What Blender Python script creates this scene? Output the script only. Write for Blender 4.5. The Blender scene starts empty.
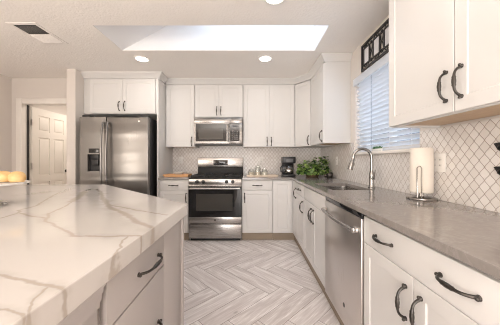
import bpy, bmesh, math, random
from mathutils import Vector, Matrix
C = bpy.context.scene.collection
S = bpy.context.scene
PI = math.pi
rnd = random.Random(7)

# ------------------------------------------------------------------ camera
cd = bpy.data.cameras.new('camera'); cam = bpy.data.objects.new('camera', cd); C.objects.link(cam)
cam.location = (0, 0, 1.166); cam.rotation_euler = (PI/2, 0, 0)
cd.sensor_width = 36; cd.lens = 36*232/500
cd.shift_x = -0.002; cd.shift_y = -0.005; cd.clip_start = 0.02
S.camera = cam
# ------------------------------------------------------------------ world, sun, area lights, exposure
W = bpy.data.worlds.new('sky'); S.world = W; W.use_nodes = True
bg = W.node_tree.nodes['Background']
bg.inputs[0].default_value = (0.76, 0.87, 1.0, 1); bg.inputs[1].default_value = 4.2
def area(name, loc, rot, sx, sy, power, col):
    l = bpy.data.lights.new(name, 'AREA'); l.shape = 'RECTANGLE'; l.size = sx; l.size_y = sy
    l.energy = power; l.color = col
    o = bpy.data.objects.new(name, l); o.location = loc; o.rotation_euler = rot; C.objects.link(o)
    return o
area('rear_fill', (-0.7, -3.3, 0.85), (PI/2, 0, 0), 2.4, 1.4, 96, (1.0, 0.995, 0.99))  # unseen fill added behind the camera for surfaces facing it
area('overhead_fill', (-0.6, -1.5, 2.40), (0, 0, 0), 2.4, 1.4, 12, (1.0, 0.90, 0.80))  # warm fill added overhead behind the camera, no real fixture
area('upward_fill', (-0.6, -1.5, 1.75), (PI+.35, 0, 0), 1.2, 1.0, 60, (1.0, 0.965, 0.94))  # unseen fill pointing up, added to brighten the ceiling
area('left_fill', (-3.55, -1.3, 1.20), (PI/2, 0, -PI/2), 2.6, 1.7, 88, (1.0, 0.915, 0.81))  # unseen fill added on the left to brighten the right-hand cabinet fronts
area('hall_fill', (-2.9, 4.5, 2.35), (0, 0, 0), 0.4, 0.4, 14, (1.0, 0.9, 0.8))  # unseen fill added in the hall to brighten the open door
S.view_settings.view_transform = 'Standard'; S.view_settings.look = 'None'
S.view_settings.gamma = 1; S.view_settings.use_curve_mapping = False
S.view_settings.exposure = -0.03
S.cycles.max_bounces = 10; S.cycles.diffuse_bounces = 6; S.cycles.transparent_max_bounces = 12
S.cycles.use_denoising = True; S.cycles.filter_width = 1.05

# ------------------------------------------------------------------ node helpers
class N:
    def __init__(s, name):
        s.m = bpy.data.materials.new(name); s.m.use_nodes = True
        s.t = s.m.node_tree; s.b = s.t.nodes['Principled BSDF']
    def n(s, typ, **kw):
        x = s.t.nodes.new(typ)
        for k, v in kw.items(): setattr(x, k, v)
        return x
    def l(s, a, b): s.t.links.new(a, b)
    def put(s, sock, v):
        if isinstance(v, bpy.types.NodeSocket): s.l(v, sock)
        else: sock.default_value = v
    def math(s, op, a, b=None, c=None, clamp=False):
        x = s.n('ShaderNodeMath', operation=op, use_clamp=clamp)
        s.put(x.inputs[0], a)
        if b is not None: s.put(x.inputs[1], b)
        if c is not None: s.put(x.inputs[2], c)
        return x.outputs[0]
    def vmath(s, op, a, b=None):
        x = s.n('ShaderNodeVectorMath', operation=op)
        s.put(x.inputs[0], a)
        if b is not None: s.put(x.inputs[1], b)
        return x
    def sep(s, v):
        x = s.n('ShaderNodeSeparateXYZ'); s.put(x.inputs[0], v); return x.outputs
    def comb(s, a, b, c):
        x = s.n('ShaderNodeCombineXYZ')
        for i, v in enumerate((a, b, c)): s.put(x.inputs[i], v)
        return x.outputs[0]
    def noise(s, vec, scale, detail=3, rough=.5, dist=0):
        x = s.n('ShaderNodeTexNoise'); s.put(x.inputs['Vector'], vec)
        x.inputs['Scale'].default_value = scale; x.inputs['Detail'].default_value = detail
        x.inputs['Roughness'].default_value = rough; x.inputs['Distortion'].default_value = dist
        return x.outputs
    def mix(s, f, a, b):
        x = s.n('ShaderNodeMix', data_type='RGBA'); s.put(x.inputs[0], f)
        s.put(x.inputs[6], a); s.put(x.inputs[7], b); return x.outputs[2]
    def ramp(s, v, a, b, c=0., d=1.):
        x = s.n('ShaderNodeMapRange', interpolation_type='SMOOTHSTEP'); s.put(x.inputs[0], v)
        for i, q in zip((1, 2, 3, 4), (a, b, c, d)): s.put(x.inputs[i], q)
        return x.outputs[0]
    def bump(s, h, dist, strength=1.0):
        x = s.n('ShaderNodeBump'); s.put(x.inputs['Height'], h)
        x.inputs['Distance'].default_value = dist; x.inputs['Strength'].default_value = strength
        s.l(x.outputs[0], s.b.inputs['Normal'])
    def obj(s): return s.n('ShaderNodeTexCoord').outputs['Object']
    def set(s, col=None, rough=None, metal=None, spec=None, coat=None, em=None, ems=None, trans=None, ior=None):
        b = s.b.inputs
        for k, v in (('Base Color', col), ('Roughness', rough), ('Metallic', metal), ('Specular IOR Level', spec), ('Coat Weight', coat),
                     ('Emission Color', em), ('Emission Strength', ems), ('Transmission Weight', trans), ('IOR', ior)):
            if v is None: continue
            if k.endswith('Color') and not isinstance(v, bpy.types.NodeSocket) and len(v) == 3: v = (*v, 1)
            s.put(b[k], v)
        return s
def c4(c): return (*c, 1)
def paint(name, col, rough=.45, nz=.03, bump=0., scale=60):
    k = N(name); p = k.obj()
    f = k.noise(p, 3.0, 2)[0]
    k.set(col=k.mix(f, c4(tuple(max(0, x*(1-nz)) for x in col)), c4(tuple(min(1, x*(1+nz)) for x in col))), rough=rough)
    if bump: k.bump(k.noise(p, scale, 3)[0], bump)
    return k.m
def steel(name, col, rough, axis=2, streak=.04, wavy=0.):
    k = N(name); po = k.obj(); p = k.sep(po)
    sc = [260, 260, 260]; sc[axis] = 3
    v = k.comb(*[k.math('MULTIPLY', p[i], sc[i]) for i in range(3)])
    f = k.noise(v, 1.0, 2)[0]
    k.set(col=k.mix(f, c4(tuple(x*(1-streak) for x in col)), c4(tuple(min(1, x*(1+streak)) for x in col))), metal=1.0,
          rough=k.ramp(f, 0.2, 0.8, rough*.9, rough*1.12))
    if wavy: k.bump(k.noise(k.comb(k.math('MULTIPLY', p[0], .25), k.math('MULTIPLY', p[1], .25), k.math('MULTIPLY', p[2], 5.5)), 1.0, 1)[0], wavy)
    return k.m

M = {}
M['cab'] = paint('cabinet_white', (.69, .678, .664), .38, .015)
M['wall'] = paint('wall_paint', (.72, .67, .625), .8, .02, .0012, 140)
M['ceiling'] = paint('ceiling_paint', (.88, .845, .81), .9, .02, .004, 55)
M['shaft'] = paint('skylight_shaft_paint', (.86, .86, .87), .9, .01)
M['trimw'] = paint('trim_white', (.84, .80, .75), .45, .015)
M['doorw'] = paint('door_white', (.80, .76, .70), .45, .015)
M['island'] = paint('island_grey', (.415, .385, .372), .42, .02)
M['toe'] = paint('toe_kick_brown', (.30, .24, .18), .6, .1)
M['wood'] = None
M['black'] = paint('black_plastic', (.018, .018, .02), .35, .1)
M['iron'] = paint('black_iron', (.022, .02, .02), .5, .1)
M['castiron'] = paint('cast_iron', (.02, .02, .02), .6, .1)
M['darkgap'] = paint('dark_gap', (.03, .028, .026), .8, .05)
M['white'] = paint('white_plastic', (.85, .83, .80), .3, .01)
M['ceramic'] = paint('white_ceramic', (.86, .85, .82), .2, .01)
k = N('white_blind').set(col=(.88, .885, .90), rough=.45)
tl = k.n('ShaderNodeBsdfTranslucent'); tl.inputs[0].default_value = (.93, .94, .96, 1); mx = k.n('ShaderNodeMixShader'); mx.inputs[0].default_value = .55
k.l(k.b.outputs[0], mx.inputs[1]); k.l(tl.outputs[0], mx.inputs[2]); k.l(mx.outputs[0], k.t.nodes['Material Output'].inputs[0]); M['blind'] = k.m
M['steel'] = steel('brushed_steel', (.44, .425, .41), .26, 0)
M['steelm'] = steel('brushed_steel_grey', (.30, .29, .28), .26, 0)
M['steelv'] = steel('brushed_steel_vertical', (.27, .26, .25), .30, 2, .03, .022)
M['steeld'] = steel('brushed_steel_dark', (.70, .665, .64), .30, 2)
M['chrome'] = steel('satin_nickel', (.55, .53, .51), .16, 2, .04)
M['nickel'] = steel('dark_nickel', (.36, .345, .33), .2, 2, .04)
M['frost'] = paint('frosted_pane', (.68, .68, .70), .3)
M['pull'] = steel('pewter_pull', (.085, .078, .072), .36, 2, .12)
k = N('black_glass').set(col=(.012, .012, .013), rough=.05, spec=.6); M['bglass'] = k.m
M['cord'] = paint('blind_cord', (.22, .25, .29), .8)
k = N('oven_window').set(col=(.06, .057, .052), rough=.07, spec=.6); M['owin'] = k.m
k = N('lamp_diffuser').set(col=(1, 1, 1), em=(1, .93, .84), ems=9.0); M['lamp'] = k.m
k = N('grey_panel_print').set(col=(.13, .13, .135), rough=.4); M['print'] = k.m
def glassmat(name, tint, gl=.12):
    k = N(name); t = k.t
    tr = k.n('ShaderNodeBsdfTransparent'); tr.inputs[0].default_value = c4(tint)
    gs = k.n('ShaderNodeBsdfGlossy'); gs.inputs['Roughness'].default_value = .03
    fr = k.n('ShaderNodeLayerWeight'); fr.inputs[0].default_value = .5; fc = k.math('MULTIPLY', k.math('POWER', fr.outputs['Facing'], 4.0), .5)
    mx = k.n('ShaderNodeMixShader'); k.l(k.math('ADD', fc, gl*.35, clamp=True), mx.inputs[0]); k.l(tr.outputs[0], mx.inputs[1]); k.l(gs.outputs[0], mx.inputs[2])
    k.l(mx.outputs[0], t.nodes['Material Output'].inputs[0]); return k.m
M['pane'] = glassmat('window_glass', (.96, .98, 1.0), .05)
M['jar'] = glassmat('jar_glass', (.95, .96, .95), .25)
M['carafe'] = glassmat('carafe_glass', (.88, .88, .87), .6)

# light maple
k = N('light_maple'); p = k.sep(k.obj())
f = k.noise(k.comb(k.math('MULTIPLY', p[0], 18), k.math('MULTIPLY', p[1], 40), k.math('MULTIPLY', p[2], 18)), 1, 4)[0]
k.set(col=k.mix(f, (.52, .36, .22, 1), (.66, .49, .33, 1)), rough=.5); M['wood'] = k.m
k = N('amber_wood_tray'); p = k.sep(k.obj())
f = k.noise(k.comb(k.math('MULTIPLY', p[0], 12), k.math('MULTIPLY', p[1], 60), k.math('MULTIPLY', p[2], 60)), 1, 4)[0]
k.set(col=k.mix(f, (.50, .25, .10, 1), (.72, .42, .20, 1)), rough=.45); M['amber'] = k.m
# herringbone floor (per-plank uv + random attribute)
k = N('grey_oak_tile')
uv = k.n('ShaderNodeUVMap', uv_map='plank').outputs[0]
ra = k.n('ShaderNodeAttribute', attribute_name='tone').outputs['Fac']
u = k.sep(uv)
sh = k.math('MULTIPLY', ra, 37.0)
g1 = k.noise(k.comb(k.math('ADD', k.math('MULTIPLY', u[0], 2.6), sh), k.math('MULTIPLY', u[1], 26), sh), 1.0, 4, .55, .6)[0]
g2 = k.noise(k.comb(k.math('ADD', k.math('MULTIPLY', u[0], 7.), sh), k.math('MULTIPLY', u[1], 90), sh), 1.0, 3, .6)[0]
kn = k.n('ShaderNodeTexVoronoi'); k.put(kn.inputs['Vector'], k.comb(k.math('ADD', k.math('MULTIPLY', u[0], 3.2), sh), k.math('MULTIPLY', u[1], 6), sh)); kn.inputs['Scale'].default_value = 1.0
knot = k.ramp(kn.outputs['Distance'], .02, .10, .8, 0.)
col = k.mix(k.ramp(g1, .36, .68), (.67, .615, .60, 1), (.94, .905, .89, 1))
col = k.mix(k.math('MULTIPLY', k.ramp(g2, .42, .68, 1, 0), .35), col, (.40, .34, .315, 1))
col = k.mix(k.math('MULTIPLY', k.ramp(ra, 0, 1), .22), col, (.90, .86, .845, 1))
col = k.mix(k.math('MULTIPLY', knot, .55), col, (.20, .17, .15, 1))
k.set(col=col, rough=.42); k.bump(g2, .0006); M['plank'] = k.m
M['grout'] = paint('floor_grout', (.26, .22, .20), .9, .05)

def tilemat(name, axis):
    k = N(name); p = k.sep(k.obj())
    s_ = k.math('DIVIDE', p[axis], .055); t_ = k.math('DIVIDE', p[2], .0685)
    t2 = k.math('ADD', t_, k.math('MULTIPLY', k.math('SINE', k.math('MULTIPLY', t_, 4*PI)), -.018))
    a = k.math('PINGPONG', k.math('ADD', s_, k.math('ADD', t2, 40.0)), .5)
    b = k.math('PINGPONG', k.math('ADD', k.math('SUBTRACT', s_, t2), 40.0), .5)
    d = k.math('MINIMUM', a, b)
    tile = k.ramp(d, .022, .042)
    # tone per tile from the lattice cell
    ca = k.math('FLOOR', k.math('ADD', s_, t2)); cb = k.math('FLOOR', k.math('SUBTRACT', s_, t2))
    wn = k.n('ShaderNodeTexWhiteNoise'); k.put(wn.inputs['Vector'], k.comb(ca, cb, 0.5))
    base = k.mix(wn.outputs['Value'], (.76, .72, .69, 1), (.84, .81, .785, 1))
    k.set(col=k.mix(tile, (.40, .34, .295, 1), base), rough=k.ramp(tile, 0, 1, .8, .22))
    k.bump(tile, .0015); return k.m
M['tile_back'] = tilemat('lantern_tile_back', 0); M['tile_right'] = tilemat('lantern_tile_right', 1)

# grey quartz
k = N('grey_quartz'); p = k.obj()
f1 = k.noise(p, 7, 5, .6, 1.2)[0]; f2 = k.noise(p, 45, 3)[0]
vein = k.ramp(k.math('ABSOLUTE', k.math('SUBTRACT', f1, .5)), 0, .03, 1, 0)
col = k.mix(f2, (.225, .203, .187, 1), (.295, .27, .253, 1)); col = k.mix(k.math('MULTIPLY', vein, .25), col, (.40, .37, .35, 1))
k.set(col=col, rough=.13, spec=.6); M['quartz'] = k.m

# island marble with its veins (metres, island top plan)
VE = [(0.0138, [(-1.09, 1.008), (-1.103, 1.103), (-1.002, 1.051), (-0.88, 1.001)]), (0.0136, [(-1.08, 1.392), (-1.013, 1.271), (-0.956, 1.103), (-0.847, 0.958), (-0.673, 0.835), (-0.587, 0.769), (-0.501, 0.769), (-0.414, 0.766), (-0.355, 0.769)]), (0.0084, [(-0.403, 0.759), (-0.4, 0.731), (-0.375, 0.664), (-0.36, 0.609), (-0.346, 0.562)]), (0.0144, [(-1.103, 1.103), (-1.169, 1.169), (-1.178, 1.271), (-1.418, 1.67), (-1.611, 2.088)]), (0.045, [(-1.638, 1.719), (-1.614, 1.827)]), (0.045, [(-1.399, 2.016), (-1.315, 1.827), (-1.197, 1.624), (-1.08, 1.392)]), (0.0296, [(-0.981, 1.538), (-0.748, 1.231), (-0.586, 1.083), (-0.45, 0.928), (-0.359, 0.86)]), (0.0277, [(-1.347, 2.016), (-1.192, 1.838), (-0.981, 1.538)]), (0.0126, [(-0.79, 1.299), (-0.525, 1.137), (-0.385, 1.063)]), (0.0096, [(-0.572, 0.513), (-0.549, 0.507), (-0.479, 0.488), (-0.41, 0.466), (-0.352, 0.451)]), (0.006, [(-0.352, 0.451), (-0.347, 0.471)]), (0.006, [(-0.402, 0.457), (-0.398, 0.421), (-0.374, 0.389), (-0.345, 0.361)]), (0.006, [(-0.447, 0.398), (-0.421, 0.389), (-0.384, 0.381), (-0.355, 0.371)])]
k = N('veined_white_quartz')
P = k.obj()
nz = k.noise(P, 14, 3, .6)[1]
off = k.n('ShaderNodeVectorMath', operation='SCALE'); k.l(k.vmath('SUBTRACT', nz, (.5, .5, .5)).outputs[0], off.inputs[0]); off.inputs['Scale'].default_value = .03
Pw = k.vmath('ADD', P, off.outputs[0]).outputs[0]
ps = k.sep(Pw); P2 = k.comb(ps[0], ps[1], 0.0)
acc = None
for w, pts in VE:
    for (ax, ay), (bx_, by_) in zip(pts, pts[1:]):
        pa = k.vmath('SUBTRACT', P2, (ax, ay, 0)).outputs[0]
        L2 = (bx_-ax)**2 + (by_-ay)**2
        dt = k.vmath('DOT_PRODUCT', pa, ((bx_-ax)/L2, (by_-ay)/L2, 0)).outputs['Value']
        h = k.math('ADD', dt, 0.0, clamp=True)
        pr = k.n('ShaderNodeVectorMath', operation='SCALE'); pr.inputs[0].default_value = (bx_-ax, by_-ay, 0); k.l(h, pr.inputs['Scale'])
        d = k.math('DIVIDE', k.vmath('DISTANCE', pa, pr.outputs[0]).outputs['Value'], w*.6)
        acc = d if acc is None else k.math('MINIMUM', acc, d)
wob = k.noise(P, 22, 3, .6)[0]
vv = k.ramp(k.math('MULTIPLY', acc, k.math('ADD', wob, .5)), .25, 1.25, 1, 0)
cl = k.ramp(k.noise(P, 3.5, 4, .6, 1.0)[0], .55, .8)
col = k.mix(k.math('MULTIPLY', cl, .18), (.60, .572, .545, 1), (.46, .43, .405, 1))
halo = k.math('MULTIPLY', k.ramp(acc, .6, 5.0, .30, 0), k.ramp(k.noise(P, 9, 4, .6)[0], .42, .62))
col = k.mix(halo, col, (.36, .325, .29, 1))
col = k.mix(k.math('MULTIPLY', vv, .8), col, (.40, .35, .30, 1))
k.set(col=col, rough=.10, spec=.55); M['marble'] = k.m
# plants, food
def leafmat(name, a, b):
    k = N(name); r = k.n('ShaderNodeAttribute', attribute_name='tone').outputs['Fac']
    k.set(col=k.mix(r, c4(a), c4(b)), rough=.4); return k.m
M['leaf'] = leafmat('pothos_leaf', (.018, .06, .014), (.34, .50, .13))
M['succ'] = leafmat('succulent_leaf', (.05, .16, .08), (.16, .33, .14))
M['wicker'] = paint('wicker', (.13, .08, .045), .7, .3, .004, 90)
k = N('golden_crust'); p = k.obj(); z = k.noise(p, 14, 3)[0]
k.set(col=k.mix(k.ramp(z, .35, .7), (.62, .37, .15, 1), (.78, .57, .28, 1)), rough=.5); M['bread'] = k.m
M['paper'] = paint('paper_towel', (.82, .76, .68), .9, .02, .0015, 120)
M['marbletray'] = paint('pale_tray', (.74, .62, .50), .4, .05)
M['filling'] = paint('jar_filling', (.72, .62, .50), .8, .2)
M['flour'] = paint('jar_filling_pale', (.78, .72, .63), .8, .1)

# ------------------------------------------------------------------ mesh helpers
class B:
    def __init__(s): s.bm = bmesh.new()
    def box(s, x0, x1, y0, y1, z0, z1, bev=0., mat=0, seg=2):
        vs = [s.bm.verts.new((x, y, z)) for x in (x0, x1) for y in (y0, y1) for z in (z0, z1)]
        fs = [s.bm.faces.new([vs[i] for i in q]) for q in ((0, 1, 3, 2), (4, 6, 7, 5), (0, 4, 5, 1), (2, 3, 7, 6), (0, 2, 6, 4), (1, 5, 7, 3))]
        for f in fs: f.material_index = mat
        if bev:
            es = list({e for f in fs for e in f.edges})
            r = bmesh.ops.bevel(s.bm, geom=es, offset=bev, segments=seg, affect='EDGES', profile=.5, clamp_overlap=True)
            for f in r['faces']: f.material_index = mat
        return s
    def tube(s, pts, r, seg=10, mat=0, cap=True, flat=1.0):
        pts = [Vector(p) for p in pts]; n = len(pts)
        rs = r if isinstance(r, (list, tuple)) else [r]*n
        rings = []; up = None
        for i, p in enumerate(pts):
            t = (pts[min(i+1, n-1)] - pts[max(i-1, 0)]).normalized()
            if up is None:
                up = Vector((0, 0, 1)) if abs(t.z) < .9 else Vector((1, 0, 0))
            a = (up - t*up.dot(t))
            if a.length < 1e-6: a = t.orthogonal()
            a.normalize(); b = t.cross(a); up = a
            rings.append([s.bm.verts.new(p + (a*math.cos(2*PI*j/seg)*flat + b*math.sin(2*PI*j/seg))*rs[i]) for j in range(seg)])
        for A, Bq in zip(rings, rings[1:]):
            for j in range(seg):
                s.bm.faces.new((A[j], A[(j+1) % seg], Bq[(j+1) % seg], Bq[j])).material_index = mat
        if cap:
            s.bm.faces.new(rings[0][::-1]).material_index = mat; s.bm.faces.new(rings[-1]).material_index = mat
        return s
    def lathe(s, prof, o=(0, 0, 0), seg=28, mat=0, axis='z', sx=1., sy=1.):
        rings = []
        for r, z in prof:
            ring = []
            for j in range(seg):
                a = 2*PI*j/seg; q = (r*math.cos(a)*sx, r*math.sin(a)*sy, z)
                if axis == 'y': q = (q[0], -q[2], q[1])
                if axis == 'x': q = (q[2], q[0], q[1])
                ring.append(s.bm.verts.new((q[0]+o[0], q[1]+o[1], q[2]+o[2])))
            rings.append(ring)
        for A, Bq in zip(rings, rings[1:]):
            for j in range(seg):
                s.bm.faces.new((A[j], A[(j+1) % seg], Bq[(j+1) % seg], Bq[j])).material_index = mat
        s.bm.faces.new(rings[0][::-1]).material_index = mat; s.bm.faces.new(rings[-1]).material_index = mat
        return s
    def prism(s, poly, z0, z1, mat=0):
        a = [s.bm.verts.new((x, y, z0)) for x, y in poly]; b = [s.bm.verts.new((x, y, z1)) for x, y in poly]
        n = len(poly)
        s.bm.faces.new(a[::-1]).material_index = mat; s.bm.faces.new(b).material_index = mat
        for i in range(n): s.bm.faces.new((a[i], a[(i+1) % n], b[(i+1) % n], b[i])).material_index = mat
        return s
    def cells(s, us, vs, keep, w0, w1, plane='xy', mat=0):
        """extruded plate on a grid, holes where keep(i,j) is False"""
        def pt(u, v, w): return {'xy': (u, v, w), 'xz': (u, w, v), 'yz': (w, u, v)}[plane]
        V = {}
        def g(i, j, k):
            if (i, j, k) not in V: V[i, j, k] = s.bm.verts.new(pt(us[i], vs[j], (w0, w1)[k]))
            return V[i, j, k]
        K = lambda i, j: 0 <= i < len(us)-1 and 0 <= j < len(vs)-1 and keep(i, j)
        for i in range(len(us)-1):
            for j in range(len(vs)-1):
                if not K(i, j): continue
                for k_ in (0, 1): s.bm.faces.new((g(i, j, k_), g(i+1, j, k_), g(i+1, j+1, k_), g(i, j+1, k_)))
                for (di, dj, a, b) in ((-1, 0, (i, j), (i, j+1)), (1, 0, (i+1, j), (i+1, j+1)), (0, -1, (i, j), (i+1, j)), (0, 1, (i, j+1), (i+1, j+1))):
                    if not K(i+di, j+dj): s.bm.faces.new((g(*a, 0), g(*b, 0), g(*b, 1), g(*a, 1)))
        for f in s.bm.faces: f.material_index = mat
        return s
    def shaker(s, w, h, t=.020, fw=.057, x0=0., z0=0., y0=0., rec=.0045, sl=.004):
        """frame-and-panel front, face towards -y"""
        bm = s.bm
        def rect(i, y): return [bm.verts.new((x0+i if a == 0 else x0+w-i, y, z0+i if b == 0 else z0+h-i)) for a, b in ((0, 0), (1, 0), (1, 1), (0, 1))]
        e = .002
        r = [rect(0, y0+t), rect(0, y0+e), rect(e, y0), rect(fw, y0), rect(fw+sl, y0+rec)]
        for A, Bq in zip(r, r[1:]):
            for i in range(4): bm.faces.new((A[i], A[(i+1) % 4], Bq[(i+1) % 4], Bq[i]))
        bm.faces.new(r[-1]); bm.faces.new(r[0][::-1]); return s
    def sweep(s, path, prof, mat=0):
        """profile [(out, z)] along plan path; out is to the right of travel"""
        P_ = [Vector((x, y)) for x, y in path]; rings = []
        for i, p in enumerate(P_):
            ds = []
            if i > 0: ds.append((p-P_[i-1]).normalized())
            if i < len(P_)-1: ds.append((P_[i+1]-p).normalized())
            ns = [Vector((d.y, -d.x)) for d in ds]
            m = sum(ns, Vector((0, 0))).normalized(); sc = 1/max(.3, m.dot(ns[0]))
            rings.append([s.bm.verts.new((p.x+m.x*o*sc, p.y+m.y*o*sc, z)) for o, z in prof])
        n = len(prof)
        for A, Bq in zip(rings, rings[1:]):
            for j in range(n): s.bm.faces.new((A[j], A[(j+1) % n], Bq[(j+1) % n], Bq[j])).material_index = mat
        s.bm.faces.new(rings[0][::-1]); s.bm.faces.new(rings[-1]); return s
    def ball(s, c, r, sx=1, sy=1, sz=1, mat=0, seg=20, rings=12, pw=1.0):
        pr = [(max(1e-4, math.sin(PI*i/rings)**pw)*r, -math.cos(PI*i/rings)*r*sz) for i in range(rings+1)]
        return s.lathe(pr, c, seg, mat, 'z', sx, sy)
    def done(s, name, mat, parent=None, smooth=True, loc=None):
        bmesh.ops.recalc_face_normals(s.bm, faces=s.bm.faces)
        me = bpy.data.meshes.new(name); s.bm.to_mesh(me); s.bm.free()
        for m in (mat if isinstance(mat, list) else [mat]): me.materials.append(M[m] if isinstance(m, str) else m)
        if smooth:
            me.polygons.foreach_set('use_smooth', [True]*len(me.polygons)); me.set_sharp_from_angle(angle=math.radians(38))
        o = bpy.data.objects.new(name, me); C.objects.link(o)
        if parent: o.parent = parent
        if loc: o.location = loc
        return o
def tag(o, label, cat, group=None):
    o['label'] = label; o['category'] = cat
    if group: o['group'] = group
    return o
def thing(name, label, cat, loc=(0, 0, 0), rz=0., group=None):
    o = bpy.data.objects.new(name, None); o.empty_display_size = .05; C.objects.link(o)
    o.location = loc; o.rotation_euler = (0, 0, rz); return tag(o, label, cat, group)
def struct(o): o['kind'] = 'structure'; return o
def tree_copy(o, parent=None):
    c = o.copy(); C.objects.link(c); c.parent = parent
    for ch in list(o.children): tree_copy(ch, c)
    return c

# ------------------------------------------------------------------ the room
CZ = 2.43; XR = 1.20; XL = -3.69; YB = 3.97; YF = -3.6
# floor: herringbone planks with a grout bed
bm = bmesh.new(); uvl = bm.loops.layers.uv.new('plank'); tone = bm.loops.layers.float.new('tone')
w_, n_ = .155, 4; L_ = w_*n_; g_ = .0018
ea = Vector((1, 1))/math.sqrt(2); eb = Vector((1, -1))/math.sqrt(2); org = Vector((.27, 1.688))
def plank(a0, a1, b0, b1, along):
    c_ = org + ea*(a0+a1)/2 + eb*(b0+b1)/2
    if not (XL-.3 < c_.x < XR+.1 and YF-.2 < c_.y < 5.6): return
    vs = [org + ea*a + eb*b for a, b in ((a0+g_, b0+g_), (a1-g_, b0+g_), (a1-g_, b1-g_), (a0+g_, b1-g_))]
    f = bm.faces.new([bm.verts.new((v.x, v.y, 0)) for v in vs][::-1]); t = rnd.random()
    uvs = ((0, 0), (a1-a0, 0), (a1-a0, b1-b0), (0, b1-b0))
    for lp, q in zip(f.loops, uvs[::-1]):
        lp[uvl].uv = q if along == 'a' else (q[1], q[0]); lp[tone] = t
for r in range(-60, 60):
    for j in range(-10, 10):
        a = (r + 2*n_*j)*w_
        plank(a, a+L_, r*w_, (r+1)*w_, 'a')
        cc = r + 2*n_*j
        plank(cc*w_, (cc+1)*w_, (r-2*n_+1)*w_, (r-n_+1)*w_, 'b')
q = [bm.verts.new(v) for v in ((XL-.2, YF-.2, -.002), (XR+.1, YF-.2, -.002), (XR+.1, 5.6, -.002), (XL-.2, 5.6, -.002))]
bm.faces.new(q).material_index = 1
me = bpy.data.meshes.new('floor'); bm.to_mesh(me); bm.free(); me.materials.append(M['plank']); me.materials.append(M['grout'])
fl = bpy.data.objects.new('floor', me); C.objects.link(fl); struct(fl)

SK = (-1.487, .735, 2.18, 2.68)   # skylight opening
b = B().cells([XL-.2, SK[0], SK[1], XR+.2], [YF-.1, SK[2], SK[3], 5.6], lambda i, j: not (i == 1 and j == 1), CZ, CZ+.12)
struct(b.done('ceiling', 'ceiling', smooth=False))
# skylight shaft: the left side is splayed, the rest plumb
ZT = 2.95; xt = -.55
b = B(); bm = b.bm; t_ = .03
def quad(*p): bm.faces.new([bm.verts.new(v) for v in p])
x0, x1, y0, y1 = SK[0]+.002, SK[1]-.002, SK[2]+.002, SK[3]-.002
def slabq(p, off):  # thickened quad
    lo = [Vector(v) for v in p]; hi = [v+Vector(off) for v in lo]
    A = [bm.verts.new(v) for v in lo]; H = [bm.verts.new(v) for v in hi]
    bm.faces.new(A); bm.faces.new(H[::-1])
    for i in range(4): bm.faces.new((A[i], A[(i+1) % 4], H[(i+1) % 4], H[i]))
zc = CZ+.003
slabq([(x0, y0, zc), (x0, y1, zc), (xt, y1, ZT), (xt, y0, ZT)], (-.04, 0, .02))
slabq([(x0, y1, zc), (x1, y1, zc), (x1, y1, ZT), (xt, y1, ZT)], (0, .04, 0))
slabq([(x0, y0, zc), (x1, y0, zc), (x1, y0, ZT), (xt, y0, ZT)], (0, -.04, 0))
slabq([(x1, y0, zc), (x1, y1, zc), (x1, y1, ZT), (x1, y0, ZT)], (.04, 0, 0))
o = struct(b.done('window_2', 'shaft', smooth=False))
b = B().cells([xt-.06, xt, x1, x1+.06], [y0-.06, y0, y1, y1+.06], lambda i, j: not (i == 1 and j == 1), ZT+.001, ZT+.06); b.done('skylight_frame', 'trimw', o)
B().box(xt-.02, x1+.02, y0-.02, y1+.02, ZT+.062, ZT+.068).done('pane', 'pane', o)

# right wall with the window opening
WY0, WY1, WZ0, WZ1 = 1.650, 2.665, 1.250, 2.085
b = B().cells([YF, WY0, WY1, YB+.12], [0, WZ0, WZ1, CZ], lambda i, j: not (i == 1 and j == 1), XR, XR+.16, 'yz'); struct(b.done('wall_right', 'wall', smooth=False))
struct(B().box(-2.42, XR-.001, YB, YB+.12, 0, CZ).done('wall_back', 'wall', smooth=False))
struct(B().box(-2.554, -2.43, 3.21, YB+.12, 0, CZ, .004).done('wall_stub', 'wall', smooth=False))
struct(B().box(XL-.12, XL, YF, 3.575, 0, CZ).done('wall_left', 'wall', smooth=False))
DX0, DX1, DZ = -3.527, -2.715, 2.034
b = B().cells([XL-.12, DX0-.02, DX1+.02, -2.556], [0, DZ+.02, CZ], lambda i, j: not (i == 1 and j == 0), 3.576, 3.69, 'xz'); struct(b.done('wall_hall', 'wall', smooth=False))
b = B().cells([XL-.12, -2.3, .6, XR+.16], [0, .02, 2.2, CZ], lambda i, j: True, YF-.12, YF-.002, 'xz'); struct(b.done('wall_rear', 'wall', smooth=False))
b = B(); b.box(-3.80, -3.70, 3.692, 5.4, 0, CZ); b.box(-3.80, -1.9, 5.402, 5.5, 0, CZ); b.box(-2.0, -1.9, 4.12, 5.40, 0, CZ)
struct(b.done('wall_beyond', 'wall', smooth=False))
k = N('outside_block_wall'); p = k.sep(k.obj()); br = k.n('ShaderNodeTexBrick'); k.put(br.inputs['Vector'], k.comb(p[1], p[2], 0.0)); br.inputs['Scale'].default_value = 2.5
br.inputs['Color1'].default_value = (.12, .135, .16, 1); br.inputs['Color2'].default_value = (.09, .105, .125, 1); br.inputs['Mortar'].default_value = (.22, .235, .26, 1)
k.set(col=br.outputs['Color'], rough=.9); M['block'] = k.m
struct(B().box(3.4, 3.55, -1.0, 14.0, 0, 3.4).done('wall_outside', 'block', smooth=False))
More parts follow.
